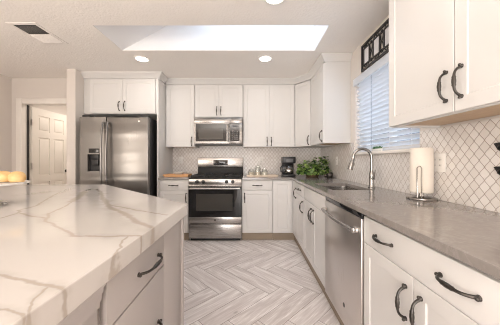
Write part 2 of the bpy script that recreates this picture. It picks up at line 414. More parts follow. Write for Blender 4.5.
# door casing + jamb
b = B(); fw = .082
for y0_, y1_ in ((3.558, 3.575), (3.691, 3.708)):
    b.box(DX0-fw, DX0+.004, y0_, y1_, 0, DZ-.002+fw, .005); b.box(DX1-.004, DX1+fw, y0_, y1_, 0, DZ-.002+fw, .005)
    b.box(DX0+.0045, DX1-.0045, y0_, y1_, DZ-.004, DZ-.002+fw, .005)
b.box(DX0-.018, DX0, 3.577, 3.689, 0, DZ); b.box(DX1, DX1+.018, 3.577, 3.689, 0, DZ); b.box(DX0-.018, DX1+.018, 3.577, 3.689, DZ+.0005, DZ+.018)
struct(b.done('trim_1', 'trimw'))
# six-panel door, opened back at a right angle
dr = bpy.data.objects.new('door_1', None); C.objects.link(dr); struct(dr); dr.location = (-3.500, 3.712, 0); dr.rotation_euler = (0, 0, math.radians(93.5))
dw, dh = .79, 2.02
us = [0, .115, .350, .440, .675, dw]; vs = [.008, .24, .80, .90, 1.54, 1.64, 1.90, dh]
b = B().cells(us, vs, lambda i, j: not (i in (1, 3) and j in (1, 3, 5)), 0, .035, 'xz')
b.done('door_leaf', 'doorw', dr, smooth=False)
for i in (1, 3):
    for j in (1, 3, 5):
        b = B(); b.box(us[i]+.0005, us[i+1]-.0005, .010, .026, vs[j]+.0005, vs[j+1]-.0005)
        b.box(us[i]+.03, us[i+1]-.03, .003, .032, vs[j]+.03, vs[j+1]-.03, .006)
        b.done('panel', 'doorw', dr)
B().box(-.064, -.028, .020, .0265, .01, 2.03).done('dark_strip', 'darkgap', dr)  # thin dark strip along the hinge side of the doorway
for z in (.25, 1.02, 1.72, ):
    B().box(-.016, -.001, -.012, .012, z, z+.10, .002).done('hinge', 'steeld', dr)
b = B(); b.lathe([(.026, 0), (.026, .006), (.012, .01), (.011, .03), (.026, .036), (.03, .05), (.024, .064), (.002, .068)], (dw-.06, 0, .96), 18, 0, 'y'); b.done('knob', 'pull', dr)
# baseboards
B_ = [(0, 0), (.014, 0), (.014, .08), (.006, .10), (0, .10)]
struct(B().sweep([(XL+.001, YF+.01), (XL+.001, 3.556)], B_).done('baseboard_left', 'trimw'))

# window frame, sill, pane
o = struct(B().box(1.160, XR+.158, WY0-.012, WY1+.012, WZ0-.028, WZ0-.001, .004).done('window_1', 'trimw'))
b = B().cells([WY0+.001, WY0+.045, WY0+.485, WY0+.53, WY1-.045, WY1-.001], [WZ0+.001, WZ0+.045, WZ1-.045, WZ1-.001], lambda i, j: not (i in (1, 3) and j == 1), XR+.10, XR+.145, 'yz')
b.done('window_frame', 'trimw', o, smooth=False)
for a_, c_ in ((WY0+.046, WY0+.484), (WY0+.531, WY1-.046)):
    B().box(XR+.12, XR+.125, a_, c_, WZ0+.046, WZ1-.046).done('pane', 'pane', o)

# backsplash tile
BZ0, BZ1 = .9145, 1.368
struct(B().box(-1.338, XR-.002, YB-.010, YB-.0005, BZ0, BZ1+.03).done('trim_2', 'tile_back', smooth=False))
b = B().cells([.12, WY0-.013, WY1+.013, YB-.011], [BZ0, WZ0-.03, BZ1], lambda i, j: not (i == 1 and j == 1), XR-.010, XR-.0005, 'yz')
struct(b.done('trim_3', 'tile_right', smooth=False))

# ------------------------------------------------------------------ pulls
def pull(name, parent, c, vertical, length=.135, out=.030):
    """footed bow pull; c = centre on the face (local), face towards -y"""
    b = B(); n = 22; pts = []; rs = []
    for i in range(n+1):
        t = -1 + 2*i/n
        s_ = length/2*t*.93
        y = -out*(1-abs(t)**5)*1.0 - .004*math.cos(t*PI*.5)
        r = .0048 + .0036*math.exp(-(t/.28)**2) + (.0016 if abs(abs(t)-.30) < .05 else 0) + .0012*abs(t)**6
        pts.append((s_, y)); rs.append(r)
    f = (lambda s_, y: (c[0], c[1]+y, c[2]+s_)) if vertical else (lambda s_, y: (c[0]+s_, c[1]+y, c[2]))
    b.tube([f(*p) for p in pts], rs, 8)
    for sg in (-1, 1):
        p = f(sg*length/2*.93, 0)
        b.lathe([(.0085, .0002), (.0085, .003), (.006, .006), (.0048, .012)], p, 12, 0, 'y')
        q_ = f(sg*length/2*1.0, 0); b.ball((q_[0], q_[1]-.010, q_[2]), .0062, 1, 1, 1, 0, 10, 6)
    return b.done(name, 'pull', parent)

def cabinet(name, label, cat, loc, rz, w, depth, z0, z1, fronts, toe=0., under=False, ends=0.):
    """fronts: (kind, x0, x1, z0, z1, pull) ; kind door/drawer/false ; pull (u,v,vertical)"""
    t = thing(name, label, cat, loc, rz)
    b = B(); e = .0005
    if under:
        b.box(e, .018, .0205, depth, z0, z1); b.box(w-.018, w-e, .0205, depth, z0, z1); b.box(.018, w-.018, .0205, .04, z0, z0+.04)
        b.box(.018, w-.018, .0205, depth, z0+.022, z1)
    else: b.box(e, w-e, .0205, depth, z0, z1, .0015)
    b.done('carcass', 'cab', t)
    if under: B().box(.0185, w-.0185, .0405, depth-.001, z0+.012, z0+.0215).done('underside_panel', 'wood', t)
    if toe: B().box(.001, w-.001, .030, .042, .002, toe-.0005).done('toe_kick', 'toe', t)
    for (kd, a, c_, lo, hi, pl) in fronts:
        g = .0015
        if kd == 'door': o = B().shaker(c_-a-2*g, hi-lo-2*g, x0=a+g, z0=lo+g).done('door', 'cab', t)
        elif kd == 'drawer': o = B().box(a+g, c_-g, 0, .020, lo+g, hi-g, .003).done('drawer_front', 'cab', t)
        else: o = B().box(a+g, c_-g, 0, .020, lo+g, hi-g, .003).done('false_front', 'cab', t)
        for p in (pl or []): pull('handle', o, (p[0], 0, p[1]), p[2])
    return t
YD = 3.355; XF = .605      # faces of the base cabinets
YU = 3.615; XU = .870      # faces of the wall cabinets
BT = .883; Z1 = .868; ZD = .728; ZB = .112
# back wall, base
cabinet('base_cabinet', 'white base cabinet under the wooden board, left of the range', 'cabinet', (-1.336, YD, 0), 0, .438, YB-YD-.011, .105, BT,
        [('drawer', .012, .428, ZD, Z1, [(.215, .80, False)]), ('door', .012, .428, ZB, ZD, [(.398, .62, True)])], .105)
cabinet('base_cabinet', 'white base cabinet right of the range, one drawer above one door', 'cabinet', (-.132, YD, 0), 0, .448, YB-YD-.011, .105, BT,
        [('drawer', .008, .443, ZD, Z1, [(.225, .80, False)]), ('door', .008, .443, ZB, ZD, [(.040, .62, True)])], .105)
# corner cabinet: two doors meeting in the inside corner
t = thing('corner_cabinet', 'white corner base cabinet below the trailing plant, with doors meeting in the corner', 'cabinet', (0, 0, 0))
b = B(); b.prism([(.3175, YD+.0205), (XF+.0205, YD+.0205), (XF+.0205, 3.0605), (XR-.012, 3.0605), (XR-.012, YB-.012), (.3175, YB-.012)], .105, BT); b.done('carcass', 'cab', t, smooth=False)
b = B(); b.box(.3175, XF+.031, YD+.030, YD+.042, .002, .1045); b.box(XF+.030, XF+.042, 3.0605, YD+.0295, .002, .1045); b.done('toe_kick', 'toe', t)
o = B().shaker(.270, Z1-ZB, x0=.3185, z0=ZB, y0=YD).done('door', 'cab', t)
o = B().shaker(.285, Z1-ZB).done('door', 'cab', t); o.location = (XF, 3.348, ZB); o.rotation_euler = (0, 0, -PI/2)
pull('handle', o, (.245, 0, .61), True)
# right run, base (local x runs towards the camera)
def right(y): return (XF, y, 0)
cabinet('base_cabinet', 'narrow white base cabinet between the corner cabinet and the sink cabinet', 'cabinet', right(3.060), -PI/2, .386, XR-XF-.012, .105, BT,
        [('drawer', .006, .383, ZD, Z1, [(.19, .80, False)]), ('door', .006, .383, ZB, ZD, [(.345, .615, True)])], .105)
t = cabinet('sink_cabinet', 'white double-door cabinet below the sink, left of the dishwasher', 'cabinet', right(2.673), -PI/2, .796, XR-XF-.012, .105, .70,
        [('false', .003, .790, ZD, Z1, None), ('door', .003, .396, ZB, ZD, [(.358, .615, True)]), ('door', .397, .790, ZB, ZD, [(.436, .615, True)])], .105)
b = B(); b.box(.0005, .02, .0205, XR-XF-.012, .7005, BT); b.box(.776, .7955, .0205, XR-XF-.012, .7005, BT); b.box(.0205, .7755, .0205, .036, .7005, BT); b.done('top_rail', 'cab', t)
cabinet('drawer_cabinet', 'wide white base cabinet with one long drawer over two doors, right of the dishwasher', 'cabinet', right(1.252), -PI/2, .772, XR-XF-.012, .105, BT,
        [('drawer', .006, .768, ZD, Z1, [(.195, .80, False), (.575, .80, False)]),
         ('door', .006, .386, ZB, ZD, [(.346, .610, True)]), ('door', .388, .768, ZB, ZD, [(.428, .610, True)])], .105)
b = B()
# wall cabinets
cabinet('wall_cabinet', 'tall single-door white wall cabinet left of the microwave', 'cabinet', (-1.336, YU, 0), 0, .458, YB-YU-.0005, 1.370, 2.345,
        [('door', .018, .452, 1.372, 2.335, [(.412, 1.455, True)])], under=True)
cabinet('wall_cabinet', 'short double-door white wall cabinet directly above the microwave', 'cabinet', (-.877, YU, 0), 0, .754, YB-YU-.0005, 1.832, 2.345,
        [('door', .006, .377, 1.836, 2.335, [(.345, 1.93, True)]), ('door', .377, .748, 1.836, 2.335, [(.409, 1.93, True)])])
cabinet('wall_cabinet', 'wide double-door white wall cabinet right of the microwave above the coffee maker', 'cabinet', (-.122, YU, 0), 0, .806, YB-YU-.0005, 1.370, 2.345,
        [('door', .006, .404, 1.372, 2.335, [(.372, 1.455, True)]), ('door', .405, .800, 1.372, 2.335, [(.437, 1.455, True)])], under=True)
P0 = Vector((.686, YU)); P1 = Vector((XU, 3.385))
t = thing('corner_wall_cabinet', 'angled white corner wall cabinet with one slim door above the plant', 'cabinet', (0, 0, 0))
dv = (P1-P0); dl = dv.length; dn = dv.normalized(); nrm = Vector((-dn.y, dn.x)); a0 = P0+nrm*.021; a1 = P1+nrm*.021
B().prism([(.6855, YB-.002), (.6855, P0.y+.022), (a0.x, a0.y+.004), (a1.x-.0, a1.y+.0), (XU+.022, 3.3865), (XR-.002, 3.3865), (XR-.002, YB-.002)], 1.370, 2.345).done('carcass', 'cab', t, smooth=False)
o = B().shaker(dl-.008, 2.335-1.372, fw=.05, x0=.004).done('door', 'cab', t); o.location = (P0.x, P0.y, 1.372); o.rotation_euler = (0, 0, math.atan2(dn.y, dn.x))
pull('handle', o, (dl-.035, 0, .085), True)
cabinet('wall_cabinet', 'white wall cabinet beside the window blind, its side panel facing the room', 'cabinet', (XU, 3.384, 0), -PI/2, .594, XR-XU-.0005, 1.370, 2.345,
        [('door', .004, .588, 1.372, 2.335, [(.548, 1.46, True)])], under=True)
cabinet('wall_cabinet', 'near white double-door wall cabinet above the paper towels', 'cabinet', (XU, 1.472, 0), -PI/2, .955, XR-XU-.011, 1.370, 2.345,
        [('door', .004, .477, 1.372, 2.335, [(.440, 1.492, True)]), ('door', .478, .951, 1.372, 2.335, [(.515, 1.492, True)])], under=True)
cabinet('refrigerator_cabinet', 'white double-door cabinet above the refrigerator', 'cabinet', (-2.4285, 3.35, 0), 0, 1.068, YB-3.35-.0005, 1.838, 2.345,
        [('door', .098, .567, 1.845, 2.335, [(.528, 1.945, True)]), ('door', .568, 1.046, 1.845, 2.335, [(.607, 1.945, True)])])
tag(B().box(-1.3595, -1.3375, 3.352, YB-.0005, .002, 2.345, .0015).done('side_panel', 'cab'), 'tall white panel standing between refrigerator and wooden board', 'panel')
CR = [(0, 2.346), (.012, 2.346), (.016, 2.362), (.03, 2.375), (.052, 2.405), (.06, 2.412), (.062, CZ-.001), (0, CZ-.001)]
struct(B().sweep([(-1.336, YU+.02), (P0.x, YU+.02), (XU+.016, 3.385), (XU+.02, 2.792), (XR-.002, 2.792)], CR).done('trim_4', 'cab'))
struct(B().sweep([(-2.429, 3.37), (-1.339, 3.37), (-1.339, YU-.045)], CR).done('trim_5', 'cab'))
struct(B().sweep([(XU+.02, 1.470), (XU+.02, .518)], CR).done('trim_6', 'cab'))
B()

# ------------------------------------------------------------------ worktops
tag(B().box(-1.336, -.898, YD-.024, YB-.011, .884, .914, .003).done('worktop', 'quartz'), 'short grey stone worktop left of the range, under the wooden board', 'worktop')
xs = [-.1255, XF-.022, .690, 1.030, XR-.011]; ys = [.46, 1.955, 2.520, YD-.024, YB-.011]
b = B().cells(xs, ys, lambda i, j: (j == 3) or (i >= 1 and not (i == 2 and j == 1)), .884, .914)
o = tag(b.done('worktop', 'quartz', smooth=False), 'long grey stone worktop turning the corner around the sink', 'worktop')
md = o.modifiers.new('b', 'BEVEL'); md.width = .002; md.segments = 2; md.limit_method = 'ANGLE'
# sink
t = thing('sink', 'stainless undermount sink set in the grey worktop below the blind', 'sink', (.86, 2.2375, .70))
b = B(); bm = b.bm
def rrect(hx, hy, r, z, n=5):
    out = []
    for cx, cy, a0_ in ((hx-r, hy-r, 0), (-hx+r, hy-r, 90), (-hx+r, -hy+r, 180), (hx-r, -hy+r, 270)):
        for i in range(n+1):
            a = math.radians(a0_+90*i/n); out.append(bm.verts.new((cx+r*math.cos(a), cy+r*math.sin(a), z)))
    return out
rg = [rrect(.185, .297, .05, .183), rrect(.166, .278, .05, .183), rrect(.160, .272, .05, .03), rrect(.14, .25, .05, .008), rrect(.02, .02, .015, .004)]
for A, Bq in zip(rg, rg[1:]):
    for i in range(len(A)): bm.faces.new((A[i], A[(i+1) % len(A)], Bq[(i+1) % len(A)], Bq[i]))
bm.faces.new(rg[-1]); b.done('basin', 'steel', t)
B().lathe([(.045, .0085), (.045, .012), (.03, .011), (.001, .0105)], (0, 0, 0), 20).done('drain', 'chrome', t)
# faucet
t = thing('faucet', 'tall gooseneck faucet with pull-down spray head behind the sink', 'faucet', (1.095, 2.105, .914), 0)
b = B(); b.lathe([(.030, .0002), (.030, .006), (.025, .010), (.0215, .03), (.020, .10), (.0205, .13), (.017, .145), (.014, .16)]); b.done('base', 'nickel', t)
R_ = .080; dirx, diry = -.985, .17
pts = [(0, 0, .155), (0, 0, .20), (0, 0, .25)]
for i in range(1, 13):
    a = PI*i/13; q = R_*(1-math.cos(a)); pts.append((dirx*q, diry*q, .27+R_*math.sin(a)*1.05))
q = 2*R_*1.0; pts.append((dirx*q, diry*q, .262)); b = B(); b.tube(pts, .0135, 14); b.done('spout', 'nickel', t)
b = B(); hd = [(dirx*q, diry*q, .266), (dirx*(q+.004), diry*q, .25), (dirx*(q+.008), diry*q, .235), (dirx*(q+.018), diry*q, .20), (dirx*(q+.027), diry*q, .162)]
b.tube(hd, [.0145, .0165, .019, .0225, .025], 16); b.tube([(dirx*(q-.012), diry*q, .222), (dirx*(q-.006), diry*q, .20)], .007, 8); b.done('spray_head', 'nickel', t)
b = B(); b.tube([(0, 0, .085), (.0, -.034, .085)], .013, 12); b.tube([(0, -.030, .085), (.002, -.040, .10), (.006, -.048, .165)], [.007, .006, .0045], 10); b.done('lever', 'nickel', t)

# ------------------------------------------------------------------ island
IS = [(-.365, 1.335), (-1.50, 2.386), (-2.75, 2.386), (-2.75, -.35), (-.365, -.35)]
b = B(); b.prism(IS, .854, .914); o = tag(b.done('stone_countertop', 'marble', smooth=False), 'thick white marbled island countertop with grey-brown veins and a clipped corner', 'countertop')
md = o.modifiers.new('b', 'BEVEL'); md.width = .003; md.segments = 2; md.limit_method = 'ANGLE'
t = thing('island_cabinet', 'grey painted island with drawers carrying the marbled top', 'island', (0, 0, 0))
b = B(); b.prism([(-.420, 1.315), (-1.525, 2.34), (-2.70, 2.34), (-2.70, -.30), (-.420, -.30), (-.420, .6135), (-.49, .6135), (-.49, .6405), (-.420, .6405)], .10, .853); b.done('carcass', 'island', t, smooth=False)
b = B(); b.prism([(-.49, 1.27), (-1.55, 2.25), (-2.64, 2.25), (-2.64, -.24), (-.49, -.24)], .002, .0995); b.done('toe_kick', 'island', t, smooth=False)
b = B(); b.box(-.4195, -.398, 1.062, 1.316, .100, .853, .003); b.box(-.4195, -.384, 1.3165, 1.330, .100, .853, .001); b.box(-.4195, -.398, .6405, 1.0615, .835, .853); b.done('face_frame', 'island', t)
for lo, hi in ((.692, .832), (.112, .686)):
    o = B().box(0, .4195, 0, .0205, lo, hi, .0025).done('drawer_front', 'island', t); o.location = (-.398, .6415, 0); o.rotation_euler = (0, 0, PI/2)
    pull('handle', o, (.265, 0, .760 if lo > .6 else .475), False, .185)
b = B(); b.box(-.4195, -.405, -.295, .6135, .10, .853, .002); b.done('end_panel', 'island', t)
b = B(); b.sweep([(-.4045, -.295), (-.4045, .6135)], [(0, .775), (.003, .775), (.005, .790), (.009, .795), (.010, .812), (.014, .818), (.015, .830), (.021, .836), (.023, .8525), (0, .8525)]); b.done('moulding', 'island', t)

# ------------------------------------------------------------------ refrigerator
t = thing('refrigerator', 'stainless side-by-side refrigerator with dispenser below the double-door cabinet', 'refrigerator', (-2.343, 3.17, 0))
FWd = .938; sp = .363; FH = 1.775
b = B(); b.box(.004, FWd-.006, .075, .775, .03, FH-.02, .004); b.box(.03, FWd-.03, .10, .75, .002, .03); b.done('body', 'black', t)
for x_ in (.02, FWd-.12): B().box(x_, x_+.10, .02, .12, FH-.0195, FH+.008, .003).done('hinge_cover', 'black', t)
def fdoor(x0, x1, hole=None):
    b = B()
    if hole is None: b.box(x0, x1, 0, .068, .06, FH-.021, .014, 0, 4); return b.done('door', 'steelv', t)
    hx0, hx1, hz0, hz1 = hole
    b.box(x0, x1, .0, .068, .06, hz0, .0); b.box(x0, x1, .0, .068, hz1, FH-.021); b.box(x0, hx0, 0, .068, hz0, hz1); b.box(hx1, x1, 0, .068, hz0, hz1)
    b.box(hx0, hx1, .060, .068, hz0, hz1)
    bmesh.ops.remove_doubles(b.bm, verts=b.bm.verts, dist=1e-5)
    return b.done('door', 'steelv', t, smooth=False)
hz0, hz1 = 1.000, 1.345; hx0, hx1 = .100, .300
d1 = fdoor(.002, sp-.003, (hx0, hx1, hz0, hz1)); d2 = fdoor(sp+.003, FWd)
b = B(); b.cells([hx0, hx0+.012, hx1-.012, hx1], [hz0, hz0+.012, hz1-.10, hz1], lambda i, j: not (i == 1 and j == 1), -.004, .03, 'xz'); dp = b.done('dispenser', 'steelv', d1, smooth=False)
b = B(); b.box(hx0+.013, hx1-.013, .045, .059, hz0+.013, hz1-.101); b.box(hx0+.05, hx1-.05, .012, .045, hz1-.165, hz1-.103, .004); b.box(hx0+.07, hx1-.06, .02, .04, hz0+.09, hz1-.17, .004); b.done('dispenser_recess', 'black', d1)
b = B(); b.box(hx0+.03, hx1-.03, -.007, -.0041, hz1-.082, hz1-.022, .001); b.done('dispenser_display', 'bglass', d1)
for dd, hx in ((d1, sp-.034), (d2, sp+.036)):
    b = B(); zs = [.55 + i*(1.685-.55)/16 for i in range(17)]
    pts = [(hx, -.030-.034*math.sin(PI*i/16)**.8, z) for i, z in enumerate(zs)]
    b.tube(pts, [.0125]*17, 12); b.tube([(hx, 0, .57), (hx, -.04, .57)], .012, 10); b.tube([(hx, 0, 1.665), (hx, -.04, 1.665)], .012, 10); b.done('handle', 'steelv', dd)
B().lathe([(.012, 0), (.012, .002), (.001, .0025)], (FWd-.125, 0, FH-.075), 18, 0, 'y').done('emblem', 'chrome', d2)

# ------------------------------------------------------------------ range
t = thing('range', 'stainless gas range with black oven window standing below the microwave', 'range', (-.892, 3.30, 0)); RW = .760
b = B(); b.box(.004, RW-.004, .045, .655, .035, .893, .002); b.done('body', 'steel', t)
b = B(); b.box(.02, RW-.02, .06, .60, .002, .0345); b.done('base', 'black', t)
b = B(); b.box(0, RW, .01, .585, .8935, .912, .004); b.done('cooktop', 'castiron', t)
b = B(); b.box(.003, RW-.003, .012, .0445, .812, .893, .004); o = b.done('control_panel', 'steel', t)
for x in (.121, .209, .543, .632):
    b = B(); b.lathe([(.026, .0002), (.026, .006), (.021, .010), (.019, .028), (.017, .031), (.001, .0312)], (x, .012, .854), 20, 0, 'y'); b.box(x-.004, x+.004, -.025, -.017, .836, .872, .001); b.done('knob', 'black', o)
b = B(); b.box(.003, RW-.003, 0, .044, .270, .352, .003); od = b.done('oven_door', 'steel', t)
B().box(.003, RW-.003, 0, .044, .7890, .803, .002).done('top_rail', 'steel', od)
b = B().cells([.003, .11, RW-.13, RW-.003], [.3525, .44, .685, .7885], lambda i, j: not (i == 1 and j == 1), .002, .044, 'xz'); b.done('door_glass', 'bglass', od, smooth=False)
b = B(); b.box(.1105, RW-.1305, .006, .03, .4405, .6845); b.done('window_pane', 'owin', od)
b = B(); b.tube([(.02, -.045, .765), (RW-.02, -.045, .765)], .0135, 14)
for x in (.045, RW-.045): b.box(x-.014, x+.014, -.045, .0015, .755, .776, .003)
b.done('handle', 'steel', od)
B().lathe([(.013, 0), (.013, .002), (.001, .0025)], (RW/2, -.0, .312), 18, 0, 'y').done('emblem', 'pull', od)
b = B(); b.box(.003, RW-.003, .004, .044, .060, .246, .005); b.done('drawer_front', 'steel', t)
b = B(); b.box(.002, RW-.002, .586, .652, .8935, 1.045, .003); b.done('vent_riser', 'castiron', t)
b = B(); b.box(.002, RW-.002, .570, .652, 1.0455, 1.205, .006); o = b.done('backguard', 'steel', t)
b = B(); b.box(.265, .505, .564, .5695, 1.085, 1.165, .001); o2 = b.done('control_display', 'bglass', o)
b = B(); b.box(.355, .415, .5625, .5638, 1.128, 1.148)
for i in range(8): b.box(.285+i*.027, .299+i*.027, .5625, .5638, 1.098, 1.106)
b.done('display_markings', 'print', o2)
for gx in (.030, .275, .520):
    b = B(); zg = .938; gw = .21
    b.tube([(gx, .05, zg), (gx+gw, .05, zg), (gx+gw, .55, zg), (gx, .55, zg), (gx, .05, zg)], .0075, 6)
    for yy in (.175, .30, .425): b.tube([(gx, yy, zg), (gx+gw, yy, zg)], .0065, 6)
    b.tube([(gx+gw/2, .05, zg), (gx+gw/2, .55, zg)], .0065, 6)
    for px in (gx, gx+gw):
        for py in (.05, .55): b.tube([(px, py, .9125), (px, py, zg)], .008, 6)
    b.done('grate', 'castiron', t)
for px, py in ((.135, .175), (.135, .425), (.625, .175), (.625, .425), (.38, .30)):
    B().lathe([(.05, .9125), (.05, .918), (.036, .920), (.034, .928), (.001, .929)], (px, py, 0), 20).done('burner', 'castiron', t)

# ------------------------------------------------------------------ microwave
t = thing('microwave', 'stainless over-the-range microwave with black door glass', 'microwave', (-.870, 3.545, 1.405)); MW = .740; MH = .405
b = B(); b.box(.002, MW-.002, .022, .412, .012, MH, .003); b.done('body', 'steelm', t)
b = B(); b.box(.02, MW-.02, .03, .40, .0, .0115); b.done('bottom_vent', 'black', t)
b = B(); b.box(.0, .563, 0, .0215, .33, MH, .003); b.box(.5645, MW, 0, .0215, .33, MH, .003); b.done('top_grille', 'steelm', t)
b = B().cells([.0, .024, .497, .5], [.014, .046, .318, .3285], lambda i, j: not (i == 1 and j == 1), 0, .0215, 'xz'); d = b.done('door', 'steelm', t, smooth=False)
b = B(); b.box(.0245, .4965, .003, .02, .0465, .3175); b.done('door_glass', 'bglass', d)
b = B(); b.box(.072, .445, .0015, .0029, .082, .245); b.done('window_pane', 'owin', d)
b = B(); b.tube([(.520, -.03, .035), (.520, -.036, .17), (.520, -.03, .31)], .010, 12); b.box(.512, .528, -.03, .0015, .04, .058); b.box(.512, .528, -.03, .0015, .288, .306); b.box(.501, .539, .0015, .0215, .014, .3285); b.done('handle', 'steelm', d)
b = B(); b.box(.540, MW-.0, 0, .0215, .014, .3285, .002); o = b.done('control_panel', 'steelm', t)
b = B(); b.box(.552, MW-.045, -.002, -.0002, .050, .318); o2 = b.done('keypad', 'bglass', o)
b = B()
for r in range(5):
    for c_ in range(3): b.box(.575+c_*.036, .597+c_*.036, -.0032, -.0021, .075+r*.03, .086+r*.03)
b.done('key_markings', 'print', o2)
B().box(.585, .665, -.0032, -.0021, .262, .288).done('clock_display', 'print', o2)

# ------------------------------------------------------------------ dishwasher
t = thing('dishwasher', 'stainless dishwasher with bar handle between white base cabinets', 'dishwasher', (XF-.008, 1.8745, 0), -PI/2); DWw = .6195
b = B(); b.box(.004, DWw-.004, .03, .57, .105, .882); b.done('body', 'darkgap', t)
b = B(); b.box(.003, DWw-.003, 0, .0295, .108, .845, .004); d = b.done('door', 'steeld', t)
b = B(); b.box(.003, DWw-.003, .004, .0295, .8455, .874, .003); b.done('control_strip', 'bglass', t)
b = B(); n = 18; pts = []
for i in range(n+1):
    a = i/n; pts.append((.035+(DWw-.07)*a, -.030-.016*math.sin(PI*a), .775))
b.tube(pts, [.0125]*(n+1), 12)
for x in (.045, DWw-.045): b.box(x-.016, x+.016, -.034, .0, .760, .790, .006)
b.done('handle', 'steel', d)
B().lathe([(.014, 0), (.014, .002), (.001, .0025)], (DWw*.62, 0, .235), 18, 0, 'y').done('emblem', 'pull', d)
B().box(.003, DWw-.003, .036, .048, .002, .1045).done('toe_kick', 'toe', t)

# ------------------------------------------------------------------ blind, iron panel
t = thing('window_blind', 'white slatted blind covering the window above the sink', 'blind', (0, 0, 0))
B().box(XR-.022, XR-.004, WY0-.0, WY1+.012, WZ1-.075, WZ1+.004, .004).done('valance', 'blind', t)
b = B(); b.box(XR+.004, XR+.055, WY0+.006, WY1-.006, WZ1-.05, WZ1-.004); b.done('headrail', 'blind', t)
b = B(); pitch = .0435; z = WZ1-.085; ang = math.radians(35)
while z > WZ0+.045:
    hw = .025; dx = hw*math.cos(ang); dz = hw*math.sin(ang); bm = b.bm; prev = None
    sec = []
    for i in range(5):
        q = -1+2*i/4; sec.append((q*dx, -q*dz + .003*(1-q*q)))
    for sgn in (0,):
        rows = []
        for yy in (WY0+.008, WY1-.008):
            rows.append([bm.verts.new((XR+.032+a, yy, z+h)) for a, h in sec] + [bm.verts.new((XR+.032+a, yy, z+h-.0028)) for a, h in sec[::-1]])
        m_ = len(rows[0])
        for i in range(m_): bm.faces.new((rows[0][i], rows[0][(i+1) % m_], rows[1][(i+1) % m_], rows[1][i]))
        bm.faces.new(rows[0][::-1]); bm.faces.new(rows[1])
    z -= pitch
b.done('slats', 'blind', t)
B().box(XR+.008, XR+.056, WY0+.008, WY1-.008, WZ0+.004, WZ0+.022, .004).done('bottom_rail', 'blind', t)
for yy in (WY0+.10, WY0+.38, WY1-.325):
    b = B(); b.box(XR+.0120, XR+.0130, yy-.003, yy+.003, WZ0+.02, WZ1-.05); b.done('ladder_cord', 'cord' if yy > 2.3 else 'blind', t)
t = thing('iron_wall_panel', 'black wrought iron scroll panel hung above the window blind', 'wall decoration', (XR-.002, 0, 0))
A0, A1, Z0_, Z1_ = 1.73, 2.475, 2.115, 2.372
b = B(); x_ = -.012
for z in (Z0_, Z1_): b.box(x_-.008, x_+.008, A0-.012, A1+.012, z-.011, z+.011, .002)
for y in (A0, A1): b.box(x_-.008, x_+.008, y-.012, y+.012, Z0_, Z1_, .002)
for z in (Z0_+.02, Z1_-.02):
    for y in (A0+.06, A1-.06): b.box(x_+.007, .0015, y-.005, y+.005, z-.005, z+.005)
b.done('frame', 'iron', t)
nP = 4; pw = (A1-A0)/nP
for i in range(nP):
    yc = A0+pw*(i+.5); b = B(); hw = .056; zl, zh = Z0_+.045, Z1_-.045
    for y in (yc-hw, yc+hw): b.box(x_-.005, x_+.005, y-.009, y+.009, zl, zh, .0015)
    for z in (zl, zh): b.box(x_-.005, x_+.005, yc-hw, yc+hw, z-.008, z+.008, .0015)
    b.done('bar', 'iron', t)
    B().box(x_+.001, x_+.004, yc-hw+.0095, yc+hw-.0095, zl+.0085, zh-.0085).done('frosted_pane', 'frost', t)
    b = B()
    for sy in (-1, 1):
        for sz in (0, 1):
            pts = []
            for q in range(15):
                a = q/14; r = .030*(1-.72*a); th = a*2.0*PI*1.05
                yy = yc + sy*(hw+.012 + .006 - r*math.cos(th)*.5 + .012); zz = (zl if sz == 0 else zh) + (1 if sz else -1)*(.006 - .018*math.sin(th)*(1-.5*a))
                pts.append((x_, yy, zz))
            b.tube(pts, .0042, 6)
        b.tube([(x_, yc+sy*(hw+.006), zl+.01), (x_, yc+sy*(pw/2-.006), (zl+zh)/2), (x_, yc+sy*(hw+.006), zh-.01)], .0042, 6)
    b.tube([(x_, yc-hw, zl), (x_, yc-hw*.4, Z0_+.012), (x_, yc, Z0_+.028), (x_, yc+hw*.4, Z0_+.012), (x_, yc+hw, zl)], .0042, 6)
    b.tube([(x_, yc-hw, zh), (x_, yc-hw*.4, Z1_-.012), (x_, yc, Z1_-.028), (x_, yc+hw*.4, Z1_-.012), (x_, yc+hw, zh)], .0042, 6)
    b.done('scroll', 'iron', t)

# ------------------------------------------------------------------ ceiling fixtures
def can(x, y, label):
    t = thing('recessed_light', label, 'ceiling light', (x, y, CZ), 0, 'recessed ceiling lights')
    b = B(); b.lathe([(.094, -.0005), (.094, -.006), (.084, -.010), (.070, -.006), (.070, -.0005)], (0, 0, 0), 32); b.done('trim_ring', 'white', t)
    b = B(); b.lathe([(.0695, -.0008), (.0695, -.005), (.001, -.0065)], (0, 0, 0), 28); b.done('diffuser', 'lamp', t)
    l = bpy.data.lights.new('lamp', 'AREA'); l.shape = 'DISK'; l.size = .12; l.energy = 2.5; l.color = (1, .95, .90)
    o = bpy.data.objects.new('lamp', l); C.objects.link(o); o.parent = t; o.location = (0, 0, -.014)
can(-1.362, 2.90, 'recessed ceiling light in front of the refrigerator')
can(.176, 2.89, 'recessed ceiling light between the skylight and the coffee maker')
can(.185, 1.80, 'recessed ceiling light at the top edge of the picture, nearer than the skylight')
t = thing('air_vent', 'white louvred ceiling air vent with one dark half', 'vent', (-2.118, 2.33, CZ-.0001))
b = B().cells([-.135, -.105, .105, .135], [-.20, -.165, -.003, .003, .165, .20], lambda i, j: not (i == 1 and j in (1, 3)), -.004, -.0005); b.done('frame', 'ceiling', t, smooth=False)
B().box(-.104, .104, -.164, .164, -.0018, -.0006).done('backing', 'darkgap', t)
b = B()
for i in range(9):
    for sg in (-1, 1):
        y = sg*(.012+i*.017); dy = .0045; b.tube([(-.104, y, -.0055), (.104, y, -.0055)], .0001, 4)
b.bm.clear()
